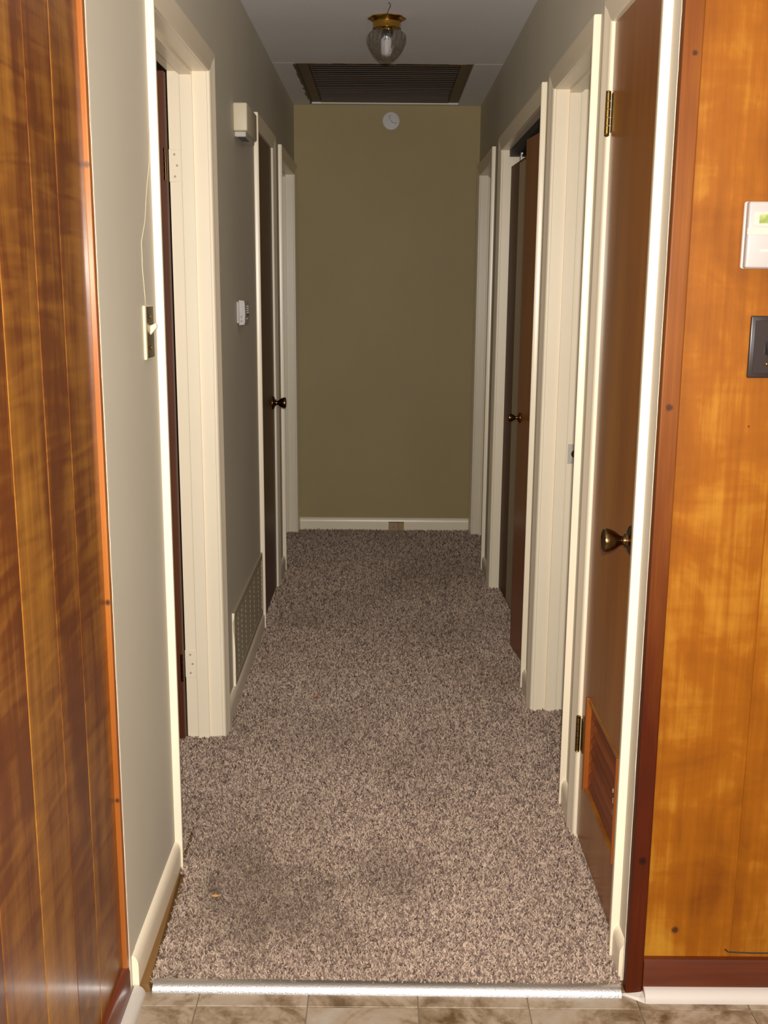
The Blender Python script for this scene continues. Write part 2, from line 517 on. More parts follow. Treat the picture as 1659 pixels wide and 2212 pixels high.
# outer shell: kitchen behind the camera and side rooms
struct(MB().box(-2.5, -2.4, 1.8, 6.5, -0.08, CE).build('wall_left_room', M['wall_gray']))
struct(MB().box(-2.5, -L - 0.15, 1.80, 1.88, -0.08, CE).build('wall_left_room_near', M['wall_gray']))
struct(MB().box(-2.5, -L - WT, D + 0.02, D + 0.1, -0.08, CE).build('wall_left_room_far', M['wall_gray']))
struct(MB().box(2.6, 2.7, -2.6, 6.5, -0.08, CE).build('wall_right_room', M['wall_gray']))
struct(MB().box(R + WT, 2.6, D + 0.02, D + 0.1, -0.08, CE).build('wall_right_room_far', M['wall_gray']))
struct(MB().box(R + WT, 2.6, 2.76, 2.80, -0.01, CE).build('wall_right_closet', M['wall_gray']))
wb = MB()
wb.box(-0.65, 2.6, -2.6, -2.5, -0.08, 0.9); wb.box(-0.65, 2.6, -2.6, -2.5, 2.0, CE)
wb.box(-0.65, -0.05, -2.6, -2.5, 0.9, 2.0); wb.box(1.45, 2.6, -2.6, -2.5, 0.9, 2.0)
struct(wb.build('wall_kitchen_back', M['wall_gray']))
wf = empty('window_1'); struct(wf, 'kitchen window behind the photographer')
for (a, b, c, d) in ((-0.05, 1.45, 0.9, 0.95), (-0.05, 1.45, 1.95, 2.0), (-0.05, 0.0, 0.95, 1.95), (1.40, 1.45, 0.95, 1.95), (0.68, 0.72, 0.95, 1.95)):
    MB().box(a, b, -2.57, -2.51, c, d, 0.004, 1).build('frame', M['trim'], wf)

# ------------------------------------------------------------------ ceiling with the vent opening
VX0, VX1, VY0, VY1 = -0.420, 0.396, 5.195, 6.300
cb = MB()
T = 0.06
cb.box(-2.5, 2.7, -2.6, VY0, CE, CE + T)
cb.box(-2.5, VX0, VY0, VY1, CE, CE + T); cb.box(VX1, 2.7, VY0, VY1, CE, CE + T)
cb.box(-2.5, 2.7, VY1, 6.5, CE, CE + T)
struct(cb.build('ceiling', M['ceiling']), 'grey white painted ceiling')
# taped seam across the ceiling beside the vent
sm_ = MB(); sm_.box(-L, VX0 - 0.004, VY0 - 0.012, VY0 + 0.010, CE - 0.0005, CE + 0.001); sm_.box(VX1 + 0.004, R, VY0 - 0.012, VY0 + 0.010, CE - 0.0005, CE + 0.001)
struct(sm_.build('trim_ceiling_seam', M['ceiling']))

# ------------------------------------------------------------------ casings, jambs, doors
CASE = [(0.0, 0.0), (0.0, 0.0065), (0.003, 0.0095), (0.010, 0.0108), (0.030, 0.0135), (0.044, 0.0172), (0.0510, 0.0185), (0.0550, 0.0178), (0.057, 0.0150), (0.057, 0.0)]
def doorway(n, label, stop_d=0.042, jamb_d=WT, stop=True):
    side, y0, y1 = OPEN[n]
    w = L if side < 0 else R
    X = lambda d: side * (w + d)          # d > 0 is into the wall, d < 0 out into the hall
    root = empty('door_%d' % n)
    struct(root, label)
    def bx(mb, d0, d1, a, b, z0, z1, bev=0.0):
        x0, x1 = sorted((X(d0), X(d1)))
        return mb.box(x0, x1, a, b, z0, z1, bev)
    base = -0.006
    near = [[(X(-t), y0 - u, base) for (u, t) in CASE], [(X(-t), y0 - u, HEAD + u) for (u, t) in CASE]]
    far = [[(X(-t), y1 + u, base) for (u, t) in CASE], [(X(-t), y1 + u, HEAD + u) for (u, t) in CASE]]
    head = [[(X(-t), y0 - u, HEAD + u) for (u, t) in CASE], [(X(-t), y1 + u, HEAD + u) for (u, t) in CASE]]
    for r in (near, far, head):
        MB().loft(r).build('casing', M['trim'], root, smooth='auto')
    for (a, b) in ((y0 - JT, y0), (y1, y1 + JT)):
        bx(MB(), 0.0005, jamb_d, a, b, base, HEAD, 0.0012).build('jamb', M['trim'], root)
    bx(MB(), 0.0005, jamb_d, y0 - JT, y1 + JT, HEAD, HEAD + JT, 0.0012).build('jamb', M['trim'], root)
    if stop:
        d0, d1, t = stop_d, stop_d + 0.036, 0.011
        bx(MB(), d0, d1, y0, y0 + t, base, HEAD - t, 0.0015).build('door_stop', M['trim'], root)
        bx(MB(), d0, d1, y1 - t, y1, base, HEAD - t, 0.0015).build('door_stop', M['trim'], root)
        bx(MB(), d0, d1, y0, y1, HEAD - t, HEAD, 0.0015).build('door_stop', M['trim'], root)
    return root, X, bx

def hinge(parent, xb, yb, zc, mat, plate_axis, plate, h=0.092, r=0.0062):
    """knuckle barrel with visible plate; plate = (x0,x1,y0,y1)"""
    o = MB()
    for k in range(5):
        z0 = zc - h / 2 + h * k / 5
        o.lathe([(r, z0 + 0.0006), (r, z0 + h / 5 - 0.0006)], (xb, yb, 0), (0, 0, 1), 12)
    o.lathe([(r * 0.55, zc - h / 2 - 0.006), (r * 1.05, zc - h / 2 - 0.003), (r * 0.9, zc - h / 2)], (xb, yb, 0), (0, 0, 1), 12)
    o.lathe([(r * 0.9, zc + h / 2), (r * 1.05, zc + h / 2 + 0.003), (r * 0.55, zc + h / 2 + 0.005)], (xb, yb, 0), (0, 0, 1), 12)
    x0, x1, y0, y1 = plate
    o.box(x0, x1, y0, y1, zc - h / 2 + 0.002, zc + h / 2 - 0.002, 0.0005, 1)
    return o.build('hinge', mat, parent, smooth='auto')

def knob(parent, x, y, z, sx, mat, scale=1.0, length=0.062, name='knob'):
    """flared round knob with rosette; axis points out of the door along sx"""
    s, l = scale, length / 0.062
    ros = [(0.0335, 0), (0.0335, 0.002), (0.031, 0.006), (0.024, 0.009), (0.0165, 0.011), (0.0145, 0.0155)]
    kn = [(0.0115, 0.014), (0.0095, 0.020), (0.0110, 0.026), (0.0165, 0.032), (0.0215, 0.040), (0.0250, 0.050), (0.0262, 0.056), (0.0250, 0.0605), (0.0205, 0.062), (0.0195, 0.0605), (0.0120, 0.0595), (0.001, 0.0597)]
    o = MB().lathe([(r * s, h * l) for r, h in ros], (x, y, z), (sx, 0, 0), 36)
    o.lathe([(r * s, h * l) for r, h in kn], (x, y, z), (sx, 0, 0), 36)
    return o.build(name, mat, parent, smooth='auto')

# --- door 1: open doorway, first on the left; brown leaf swung into the room
r1, X, bx = doorway(1, 'open first doorway on the left wall, brown door swung into the room')
y1 = OPEN[1][2]
lf = MB().box(X(WT + 0.0025) - 0.72, X(WT + 0.0025), y1 - 0.038, y1 - 0.003, 0.012, HEAD - 0.006, 0.0015).build('door_leaf', M['door_ajar'], r1)
for zc in (1.795, 0.255):
    hg = MB()
    x0, x1 = sorted((X(WT - 0.033), X(WT + 0.001)))
    hg.box(x0, x1, y1 - 0.0022, y1 + 0.001, zc - 0.046, zc + 0.046, 0.0008, 1)
    for k in range(5):
        z0 = zc - 0.046 + 0.0184 * k
    h = hg.build('hinge', M['trim'], r1, smooth='auto')
    kn_ = MB()
    for k in range(5):
        z0 = zc - 0.046 + 0.0184 * k
        kn_.lathe([(0.005, z0 + 0.0008), (0.005, z0 + 0.0176)], (X(WT + 0.004), y1 - 0.040, 0), (0, 0, 1), 12)
    kn_.build('knuckle', M['bronze'], h, smooth='auto')
    for (dz, dx) in ((0.031, 0.016), (0.0, 0.023), (-0.031, 0.016)):
        MB().lathe([(0.0035, 0), (0.0035, 0.0008), (0.0012, 0.0013)], (X(WT - dx), y1 - 0.0022, zc + dz), (0, -1, 0), 10).build('screw', M['grille'], h, smooth='auto')

# --- door 2: closed dark door
r2_, X, bx = doorway(2, 'closed dark brown door on the left wall', stop_d=0.037)
a, b = OPEN[2][1:]
lf = bx(MB(), 0.0005, 0.0355, a + 0.003, b - 0.003, 0.012, HEAD - 0.003, 0.001).build('door_leaf', M['door_dark'], r2_)
knob(lf, X(-0.0005 + 0.001), b - 0.072, 0.915, 1, M['bronze'])
for zc in (1.84, 0.30):
    hinge(lf, X(-0.0085), a + 0.001, zc, M['brass'], 'y', sorted((X(-0.0012), X(0.0006))) + [a + 0.004, a + 0.026])

# --- door 3: open doorway at the far left
r3, X, bx = doorway(3, 'open doorway at the far end of the left wall')
y1 = OPEN[3][2]
MB().box(X(WT + 0.0025) - 0.72, X(WT + 0.0025), y1 - 0.038, y1 - 0.003, 0.012, HEAD - 0.006, 0.0015).build('door_leaf', M['door_dark'], r3)

# --- door 4: louvered closet door nearest on the right
r4, X, bx = doorway(4, 'closed brown closet door with low louver, nearest on the right wall', stop_d=0.037)
a, b = OPEN[4][1:]
LY0, LY1, LZ0, LZ1 = a + 0.028, b - 0.075, 0.175, 0.432
lfm = MB()
for (p, q, z0, z1) in ((a + 0.003, b - 0.003, 0.012, LZ0), (a + 0.003, b - 0.003, LZ1, HEAD - 0.003), (a + 0.003, LY0, LZ0, LZ1), (LY1, b - 0.003, LZ0, LZ1)):
    bx(lfm, 0.0005, 0.0355, p, q, z0, z1)
bmesh.ops.remove_doubles(lfm.bm, verts=lfm.bm.verts, dist=0.0001)
lf4 = lfm.build('door_leaf', M['door_brown'], r4)
for (p, q) in ((LY0, LY0 + 0.011), (LY1 - 0.014, LY1)):
    o = bx(MB(), -0.0065, 0.0072, p, q, LZ0, LZ1, 0.001).build('louver_frame', M['louver_edge'], lf4)
    bx(MB(), 0.0072, 0.034, p, q, LZ0, LZ1).build('louver_liner', M['louver_wood'], lf4)
    o['label'] = 'bright orange upright of the louver'
for (z0, z1) in ((LZ0, LZ0 + 0.012), (LZ1 - 0.012, LZ1)):
    bx(MB(), -0.0020, 0.034, LY0 + 0.011, LY1 - 0.014, z0, z1, 0.001).build('louver_frame', M['door_brown'], lf4)
bx(MB(), 0.031, 0.034, LY0, LY1, LZ0, LZ1).build('louver_back', M['black'], lf4)
for k in range(7):
    zc = LZ0 + 0.032 + k * 0.0325
    sl = MB()
    p = [(X(0.0075), zc - 0.020), (X(0.0105), zc - 0.022), (X(0.030), zc + 0.016), (X(0.027), zc + 0.018)]
    sl.loft([[(x, LY0 + 0.011, z) for x, z in p], [(x, LY1 - 0.014, z) for x, z in p]])
    sl.build('louver_slat', M['louver_wood'], lf4)
for (yy, zz, hh) in ((2.292, 0.318, 0.010), (2.286, 0.296, 0.013), (2.282, 0.270, 0.015), (2.279, 0.245, 0.008)):
    dr = bx(MB(), 0.0060, 0.0085, yy - 0.0015, yy + 0.0015, zz - hh / 2, zz + hh / 2, 0.0008).build('paint_drip', M['white_plastic'], lf4)
knob(lf4, X(0.0), a + 0.030, 0.93, -1, M['bronze'])
for zc in (1.855, 0.298):
    hinge(lf4, X(-0.0085), b - 0.001, zc, M['brass'], 'y', sorted((X(-0.0015), X(0.0006))) + [b - 0.030, b - 0.004])

# --- door 5: open doorway second on the right, latch jamb showing
r5, X, bx = doorway(5, 'open second doorway on the right wall with strike plate in its jamb')
y1 = OPEN[5][2]
sp = bx(MB(), 0.084, 0.110, y1 - 0.0016, y1 + 0.001, 0.878, 0.944, 0.0006).build('strike_plate', M['grey_plastic'], r5)
hole = MB()
pts = [(X(0.0935) + 0, 0)]
ring = []
for k in range(14):
    t = math.pi / 2 + math.pi * k / 13
    ring.append((0.106 + 0.011 * math.cos(t), 0.911 + 0.0125 * math.sin(t)))
hole.loft([[(X(d), y1 - 0.0022, z) for d, z in ring], [(X(d), y1 - 0.0014, z) for d, z in ring]])
hole.build('latch_hole', M['bronze'], sp)
for dz in (0.026, -0.026):
    MB().lathe([(0.0024, 0), (0.0024, 0.0006), (0.001, 0.001)], (X(0.097), y1 - 0.0016, 0.911 + dz), (0, -1, 0), 8).build('screw', M['grille'], sp)

# --- door 6: sliding closet doors
r6, X, bx = doorway(6, 'closet opening on the right wall with two brown sliding doors', stop=False)
a, b = OPEN[6][1:]
def panel(p0, p1, th, z0, z1, mat, nm='door_leaf'):
    p0, p1 = Vector((p0[0], p0[1], 0)), Vector((p1[0], p1[1], 0))
    d = (p1 - p0).normalized(); n = Vector((d.y, -d.x, 0))
    if n.x < 0: n = -n
    q = [p0, p1, p1 + n * th, p0 + n * th]
    mb = MB().loft([[(v.x, v.y, z0) for v in q], [(v.x, v.y, z1) for v in q]])
    return mb.build(nm, mat, r6, wbev=0.0012)
front = panel((0.566, a + 0.006), (0.5235, 4.205), 0.030, 0.012, 1.992, M['door_red'])
front['label'] = 'red brown front sliding door'
rear = panel((0.602, 4.16), (0.566, b - 0.008), 0.030, 0.014, 1.985, M['door_rear'])
es = panel((0.5834, 4.60), (0.5743, 4.83), 0.003, 0.020, 1.975, M['door_reflection'], 'reflection_strip')  # reflection on the rear door, put in as a pale strip
es['label'] = 'pale strip on the rear door standing in for a reflection'
knob(front, 0.5272, 4.165, 0.955, -1, M['bronze'], 0.62, 0.044)
tr = bx(MB(), 0.030, 0.100, a, b, 2.028, HEAD, 0.0)
track = tr.build('track', M['black'], r6)
for k, (yy, dd) in enumerate(((4.30, 0.055), (4.86, 0.055))):
    o = MB().box(X(dd) - 0.003, X(dd) + 0.003, yy - 0.02, yy + 0.02, 1.975, 2.02, 0.001)
    o.lathe([(0.011, -0.005), (0.011, 0.005)], (X(dd) + 0.002, yy, 2.018), (1, 0, 0), 14)
    o.build('roller_hanger', M['steel'], r6)

# --- door 7: open doorway at the far right
r7, X, bx = doorway(7, 'open doorway at the far end of the right wall')

# ------------------------------------------------------------------ baseboards
BP = [(0.0, -0.010), (0.0135, -0.010), (0.0135, 0.052), (0.0125, 0.062), (0.009, 0.071), (0.0045, 0.0765), (0.0, 0.078)]
def baseboard(name, p0, p1, nrm, mat, prof=BP, label=None):
    p0, p1, n = Vector(p0), Vector(p1), Vector(nrm)
    b = MB().loft([[tuple(p + n * t + Vector((0, 0, z))) for (t, z) in prof] for p in (p0, p1)])
    return struct(b.build(name, mat, smooth='auto'), label)
nl, nr = (1, 0, 0), (-1, 0, 0)
BPL = [(t, z if z > 0.03 else 0.007) for t, z in BP]
baseboard('baseboard_left', (-L, 2.006, 0), (-L, 2.4800, 0), nl, M['trim'], BPL)
baseboard('baseboard_left', (-L, 3.346, 0), (-L, 4.421, 0), nl, M['trim'])
baseboard('baseboard_left', (-L, 5.133, 0), (-L, 5.405, 0), nl, M['trim'])
baseboard('baseboard_right', (R, 2.060, 0), (R, 2.130, 0), nr, M['trim'])
baseboard('baseboard_right', (R, 2.718, 0), (R, 2.842, 0), nr, M['trim'])
baseboard('baseboard_right', (R, 3.594, 0), (R, 3.745, 0), nr, M['trim'])
baseboard('baseboard_right', (R, 5.136, 0), (R, 5.425, 0), nr, M['trim'])
baseboard('baseboard_end', (-L, D, 0), (R, D, 0), (0, -1, 0), M['trim'])
# raw wood strip showing under the near left baseboard
struct(MB().loft([[(-L, 2.012, KF), (-L + 0.036, 2.012, KF), (-L + 0.032, 2.012, 0.006), (-L, 2.012, 0.007)],
                  [(-L, 2.480, KF), (-L + 0.017, 2.480, KF), (-L + 0.014, 2.480, 0.006), (-L, 2.480, 0.007)]]).build('trim_raw_strip', M['raw_wood']), 'bare brown wood strip under the near left baseboard')

# ------------------------------------------------------------------ kitchen walls of upright boards
PX = -L - 0.009      # board face, a little behind the grey wall face
wl = MB().box(PX - 0.11, PX - 0.014, -2.5, 1.985, -0.06, CE).build('wall_kitchen_left', M['raw_wood'])
struct(wl, 'wall of upright varnished brown boards on the left')
edges = [1.967, 1.800, 1.668, 1.512, 1.345, 1.19, 1.03, 0.86, 0.70, 0.53, 0.37, 0.20, 0.03, -0.14, -0.32, -0.5, -0.68, -0.86, -1.04, -1.22, -1.4, -1.58, -1.76, -1.94, -2.12, -2.3, -2.48]
for a, b in zip(edges[1:], edges):
    o = MB().box(-0.014, 0.0, -(b - a) / 2, (b - a) / 2, 0.05, CE, 0.0022, 1).build('plank', M['plank_left'], wl)
    o.location = (PX, (a + b) / 2, 0)
struct(MB().box(-L - 0.045, -L + 0.0004, 1.967, 1.9855, KF, CE, 0.002).build('trim_left_corner', M['orange_edge']), 'orange pine edge strip between left boards and grey wall')
# frayed caulk edge where the grey wall starts
ck = MB()
pts = []
z = 0.02
while z < CE:
    pts.append((random.uniform(0.0, 0.004), z)); z += random.uniform(0.012, 0.035)
ck.loft([[(-L + 0.0009, 1.9825 + p * 0.9, z), (-L + 0.0009, 1.992, z), (-L - 0.002, 1.992, z), (-L - 0.002, 1.9825 + p * 0.9, z)] for p, z in pts])
struct(ck.build('trim_left_caulk', M['trim']))
QR = [(0.0, 0.0)] + [(0.019 * math.sin(t), 0.019 * math.cos(t)) for t in [k * math.pi / 14 for k in range(8)]]
def quarter(name, p0, p1, nrm, s=1.0):
    p0, p1, n = Vector(p0), Vector(p1), Vector(nrm)
    return struct(MB().loft([[tuple(p + n * (t * s) + Vector((0, 0, KF + z_ * s))) for (t, z_) in QR] for p in (p0, p1)]).build(name, M['trim_white'], smooth='auto'))
KB = [(0.0, KF), (0.013, KF), (0.013, 0.066), (0.010, 0.074), (0.0, 0.076)]
struct(MB().loft([[(PX + t, y, z) for (t, z) in KB] for y in (-2.5, 1.972)]).build('baseboard_kitchen_left', M['base_wood_y'], smooth='auto'), 'red brown wooden baseboard under the left boards')
quarter('trim_1', (PX + 0.013, -2.5, 0), (PX + 0.013, 2.004, 0), (1, 0, 0), 1.2)

wr = MB().box(R + 0.0005, 2.6, 2.036, 2.12, -0.06, CE).build('wall_kitchen_right', M['raw_wood'])
struct(wr, 'wall of upright varnished amber boards on the right')
pe = [0.545, 0.738, 0.93, 1.12, 1.30, 1.49, 1.68, 1.87, 2.06, 2.25, 2.44, 2.6]
for k, (a, b) in enumerate(zip(pe, pe[1:])):
    MB().box(a, b, YK, 2.036, 0.03, CE, 0.0012, 1).build('plank', M['plank_right'], wr)
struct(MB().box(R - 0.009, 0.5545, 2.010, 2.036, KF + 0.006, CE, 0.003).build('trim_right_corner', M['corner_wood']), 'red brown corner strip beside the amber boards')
ck = MB(); pts = []; z = 0.01
while z < CE:
    pts.append((random.uniform(0.0, 0.004), z)); z += random.uniform(0.012, 0.03)
ck.loft([[(R - 0.0095, 2.0315 + p, z), (R - 0.0095, 2.040, z), (R + 0.002, 2.040, z), (R + 0.002, 2.0315 + p, z)] for p, z in pts])
struct(ck.build('trim_right_caulk', M['trim']))
struct(MB().loft([[(x, YK - t, z) for (t, z) in KB] for x in (0.5545, 2.6)]).build('baseboard_kitchen_right', M['base_wood'], smooth='auto'), 'red brown wooden baseboard under the amber boards')
quarter('trim_2', (0.556, YK - 0.013, 0), (2.6, YK - 0.013, 0), (0, -1, 0), 1.25)
struct(MB().loft([[(0.512, 2.012, KF), (0.5555, 2.012, KF), (0.5555, 1.986, KF), (0.545, 1.993, KF)], [(0.512, 2.012, KF + 0.005), (0.5555, 2.012, KF + 0.012), (0.5555, 1.99, KF + 0.010), (0.545, 1.997, KF + 0.006)]]).build('trim_3', M['trim_white']))
# dark crack above the right baseboard
struct(MB().tube([(0.726, YK + 0.0002, 0.093), (0.733, YK + 0.0004, 0.0865), (0.78, YK + 0.0004, 0.0845), (0.93, YK + 0.0004, 0.0840)], 0.0018, 6).build('trim_crack', M['black']))

struct(MB().box(-L - 0.001, -L + 0.0007, 1.99, 2.034, 0.078, CE).build('trim_left_bead', M['wall_gray']))

# ------------------------------------------------------------------ threshold strip
TP = [(0.0, KF), (0.002, KF + 0.008), (0.007, 0.0015), (0.014, 0.0045), (0.021, 0.0055), (0.028, 0.0045), (0.034, 0.001), (0.036, -0.004), (0.036, KF)]
def tsx(x):
    return [(x, 2.001 + 0.0075 * (0.5 - x) * 0.9 + t, z) for (t, z) in TP]
th = MB().loft([tsx(-0.482 + 0.992 * k / 40) for k in range(41)]).build('threshold_strip', M['aluminium'], smooth='auto')
tag(th, 'shiny metal threshold strip between carpet and vinyl floor', 'threshold')

# ------------------------------------------------------------------ ceiling vent of dark slats
v = empty('ceiling_vent')
v.location = (0, (VY0 + VY1) / 2, CE)
tag(v, 'dark brown slatted vent recessed in the ceiling near the end wall', 'vent')
def vpart(mb, name, mat, **k):
    o = mb.build(name, mat, v, **k)
    o.matrix_parent_inverse = Matrix.Translation(-v.location)
    return o
VD = 0.058
fx0, fx1 = VX0 + 0.055, VX1 - 0.055
vpart(MB().box(VX0 + 0.001, VX0 + 0.055, VY0 + 0.002, VY1 - 0.001, CE + 0.008, CE + 0.055, 0.002), 'frame_board', M['vent_frame'])
vpart(MB().box(VX1 - 0.055, VX1 - 0.001, VY0 + 0.002, VY1 - 0.001, CE + 0.008, CE + 0.055, 0.002), 'frame_board', M['vent_frame'])
vpart(MB().box(fx0, fx1, VY1 - 0.016, VY1 - 0.001, CE + 0.005, CE + 0.055, 0.001), 'frame_board', M['vent_wood'])
vpart(MB().box(fx0, fx1, VY1 - 0.018, VY1 - 0.002, CE - 0.002, CE + 0.0045, 0.001), 'lit_edge', M['trim'])  # lit lower edge at the far side, put in as cream colour
vpart(MB().box(fx0, fx1, VY0 + 0.002, VY0 + 0.02, CE + 0.012, CE + 0.055, 0.001), 'frame_board', M['vent_frame'])
bk = MB().box(VX0 - 0.02, VX1 + 0.02, VY0 - 0.02, VY1 + 0.02, CE + 0.10, CE + 0.115)
for q in ((VX0 - 0.02, VX0 - 0.002, VY0 - 0.02, VY1 + 0.02), (VX1 + 0.002, VX1 + 0.02, VY0 - 0.02, VY1 + 0.02), (VX0, VX1, VY0 - 0.02, VY0 - 0.002), (VX0, VX1, VY1 + 0.002, VY1 + 0.02)):
    bk.box(*q, CE + 0.0601, CE + 0.10)  # unseen side walls added to keep world light from leaking through the slats
vpart(bk, 'backing', M['vent_frame'])
lip = MB()
x = VX0 + 0.002
while x < VX1 - 0.02:
    w_ = random.uniform(0.02, 0.09)
    lip.box(x, min(x + w_, VX1 - 0.002), VY0 - random.uniform(0.004, 0.011), VY0 + 0.006, CE - random.uniform(0.001, 0.003), CE + 0.012)
    x += w_ + random.uniform(-0.004, 0.007)
vpart(lip, 'frayed_edge', M['raw_wood'])
lip = MB()
y = VY0 + 0.01
while y < VY1 - 0.03:
    w_ = random.uniform(0.03, 0.12)
    lip.box(VX0 - random.uniform(0.0, 0.012), VX0 + 0.004, y, min(y + w_, VY1 - 0.002), CE - 0.002, CE + 0.01)
    y += w_
vpart(lip, 'frayed_edge', M['vent_frame'])
ns = 22
pitch = (VY1 - 0.016 - VY0 - 0.02) / ns
for k in range(ns):
    yc = VY0 + 0.02 + pitch * (k + 0.5)
    p = [(yc - pitch * 0.50, CE + 0.0265), (yc - pitch * 0.50, CE + 0.0220), (yc + pitch * 0.46, CE + 0.0290), (yc + pitch * 0.46, CE + 0.0335)]
    vpart(MB().loft([[(fx0 - 0.004, a_, b_) for a_, b_ in p], [(fx1 + 0.004, a_, b_) for a_, b_ in p]]), 'slat', M['vent_wood'])

# ------------------------------------------------------------------ ceiling light
cl = empty('ceiling_light')
LXc, LYc = -0.002, 4.325
cl.location = (LXc, LYc, CE)
tag(cl, 'small brass ceiling light with ribbed clear glass shade', 'light')
def clp(mb, name, mat, parent=cl, **k):
    o = mb.build(name, mat, parent, **k)
    if parent is cl: o.matrix_parent_inverse = Matrix.Translation(-cl.location)
    return o
O3 = (LXc, LYc, CE)
LH = 0.81
dn = (0, 0, -1)
# scalloped flange
fl = MB()
rings = []
for (r, h, sc_) in ((0.050, 0.0, 0.0), (0.066, 0.002, 0.035), (0.070, 0.006, 0.045), (0.066, 0.011, 0.04), (0.057, 0.016, 0.01), (0.053, 0.022, 0)):
    rings.append([(LXc + r * (1 + sc_ * math.cos(8 * t)) * math.cos(t), LYc + r * (1 + sc_ * math.cos(8 * t)) * math.sin(t), CE - h * LH) for t in [2 * math.pi * k / 64 for k in range(64)]])
fl.loft(rings)
clp(fl, 'flange', M['brass_bright'], smooth='auto')
clp(MB().lathe([(r, h * LH) for r, h in [(0.052, 0.020), (0.0525, 0.030), (0.052, 0.044), (0.0545, 0.050), (0.053, 0.053), (0.045, 0.054)]], O3, dn, 40), 'collar', M['brass_bright'], smooth='auto')
gp = [(0.048, 0.050), (0.053, 0.056), (0.064, 0.068), (0.073, 0.082), (0.0745, 0.095), (0.0715, 0.113), (0.063, 0.137), (0.051, 0.158), (0.036, 0.178), (0.022, 0.191), (0.012, 0.197), (0.004, 0.1985)]
gi_ = [(r - 0.003 if r > 0.006 else r, h - 0.0025) for r, h in reversed(gp)]
gl = MB()
rings = []
for idx, (r, h) in enumerate(gp + gi_):
    outer = idx < len(gp)
    rib = 0.022 if outer and 0.056 < h < 0.196 else 0.0
    rings.append([(LXc + r * (1 + rib * math.cos(22 * t + h * 60)) * math.cos(t), LYc + r * (1 + rib * math.cos(22 * t + h * 60)) * math.sin(t), CE - h * LH) for t in [2 * math.pi * k / 132 for k in range(132)]])
gl.loft(rings + [rings[0]], True, False)
clp(gl, 'glass_shade', M['glass'], smooth=True)
clp(MB().lathe([(r, h * LH) for r, h in [(0.017, 0.050), (0.019, 0.056), (0.019, 0.086), (0.016, 0.090)]], O3, dn, 24), 'socket', M['black'], smooth='auto')
clp(MB().lathe([(r, h * LH) for r, h in [(0.013, 0.088), (0.018, 0.096), (0.021, 0.106), (0.0215, 0.130), (0.021, 0.152), (0.018, 0.163), (0.010, 0.169), (0.001, 0.171)]], O3, dn, 28), 'bulb', M['bulb'], smooth=True)
cwr = MB().tube([(0.004, 4.10, CE - 0.0006), (0.006, 4.115, CE - 0.0012), (0.010, 4.128, CE - 0.0012), (0.011, 4.150, CE - 0.0012), (0.005, 4.200, CE - 0.0012), (-0.002, 4.262, CE - 0.004)], 0.0014, 6).build('ceiling_wire', M['grey_wire'], smooth=True)
tag(cwr, 'thin grey wire running along the ceiling to the brass light', 'wire')

# ------------------------------------------------------------------ door chime on the left wall
ch = empty('door_chime'); ch.location = (-L, 3.95, 2.01)
tag(ch, 'cream door chime box high on the left grey wall', 'chime')
def put(mb, name, mat, parent, root, **k):
    o = mb.build(name, mat, parent, **k)
    if parent is root: o.matrix_parent_inverse = Matrix.Translation(-root.location)
    return o
put(MB().box(-L, -L + 0.048, 3.835, 4.115, 1.966, 2.058, 0.005, 3), 'housing', M['cream_plastic'], ch, ch, smooth='auto')
put(MB().box(-L, -L + 0.040, 3.860, 4.105, 1.950, 1.970, 0.004, 2), 'speaker_base', M['grey_plastic'], ch, ch)
for k in range(4):
    yy = 3.875 + k * 0.030
    put(MB().box(-L + 0.010, -L + 0.036, yy, yy + 0.014, 1.9485, 1.952, 0.0), 'slot', M['black'], ch, ch)

# ------------------------------------------------------------------ white control with buttons on the left wall
wc = empty('wall_control'); wc.location = (-L, 3.89, 1.358)
tag(wc, 'small white thermostat with buttons on the left grey wall', 'thermostat')
put(MB().box(-L, -L + 0.008, 3.826, 3.955, 1.321, 1.396, 0.002), 'back_plate', M['white_plastic'], wc, wc)
prof = [(-L + 0.006, 1.313), (-L + 0.026, 1.315), (-L + 0.0285, 1.325), (-L + 0.030, 1.358), (-L + 0.0285, 1.391), (-L + 0.026, 1.400), (-L + 0.006, 1.402)]
put(MB().loft([[(x, yy, z) for x, z in prof] for yy in (3.832, 3.950)]), 'housing', M['white_plastic'], wc, wc, wbev=0.0025)
for r_ in range(4):
    for c_ in range(2):
        z = 1.3795 - r_ * 0.0075
        y = 3.878 + c_ * 0.026
        put(MB().box(-L + 0.0285, -L + 0.0325, y, y + 0.014, z - 0.0022, z + 0.0022, 0.0008, 1), 'button', M['grey_plastic'], wc, wc)
put(MB().box(-L + 0.0280, -L + 0.0315, 3.872, 3.884, 1.334, 1.339, 0.0008, 1), 'button', M['grey_plastic'], wc, wc)
put(MB().box(-L + 0.0285, -L + 0.0305, 3.870, 3.928, 1.3455, 1.352, 0.0008, 1), 'display', M['dark_plastic'], wc, wc)
for k in range(7):
    z = 1.3845 - k * 0.0035
    put(MB().box(-L + 0.008, -L + 0.016, 3.8310, 3.8326, z - 0.0006, z + 0.0006), 'vent_slot', M['grey_plastic'], wc, wc)
for z in (1.3455, 1.341, 1.330, 1.3265):
    put(MB().box(-L + 0.0125, -L + 0.0185, 3.8308, 3.8326, z - 0.0007, z + 0.0007), 'vent_slot', M['dark_plastic'], wc, wc)

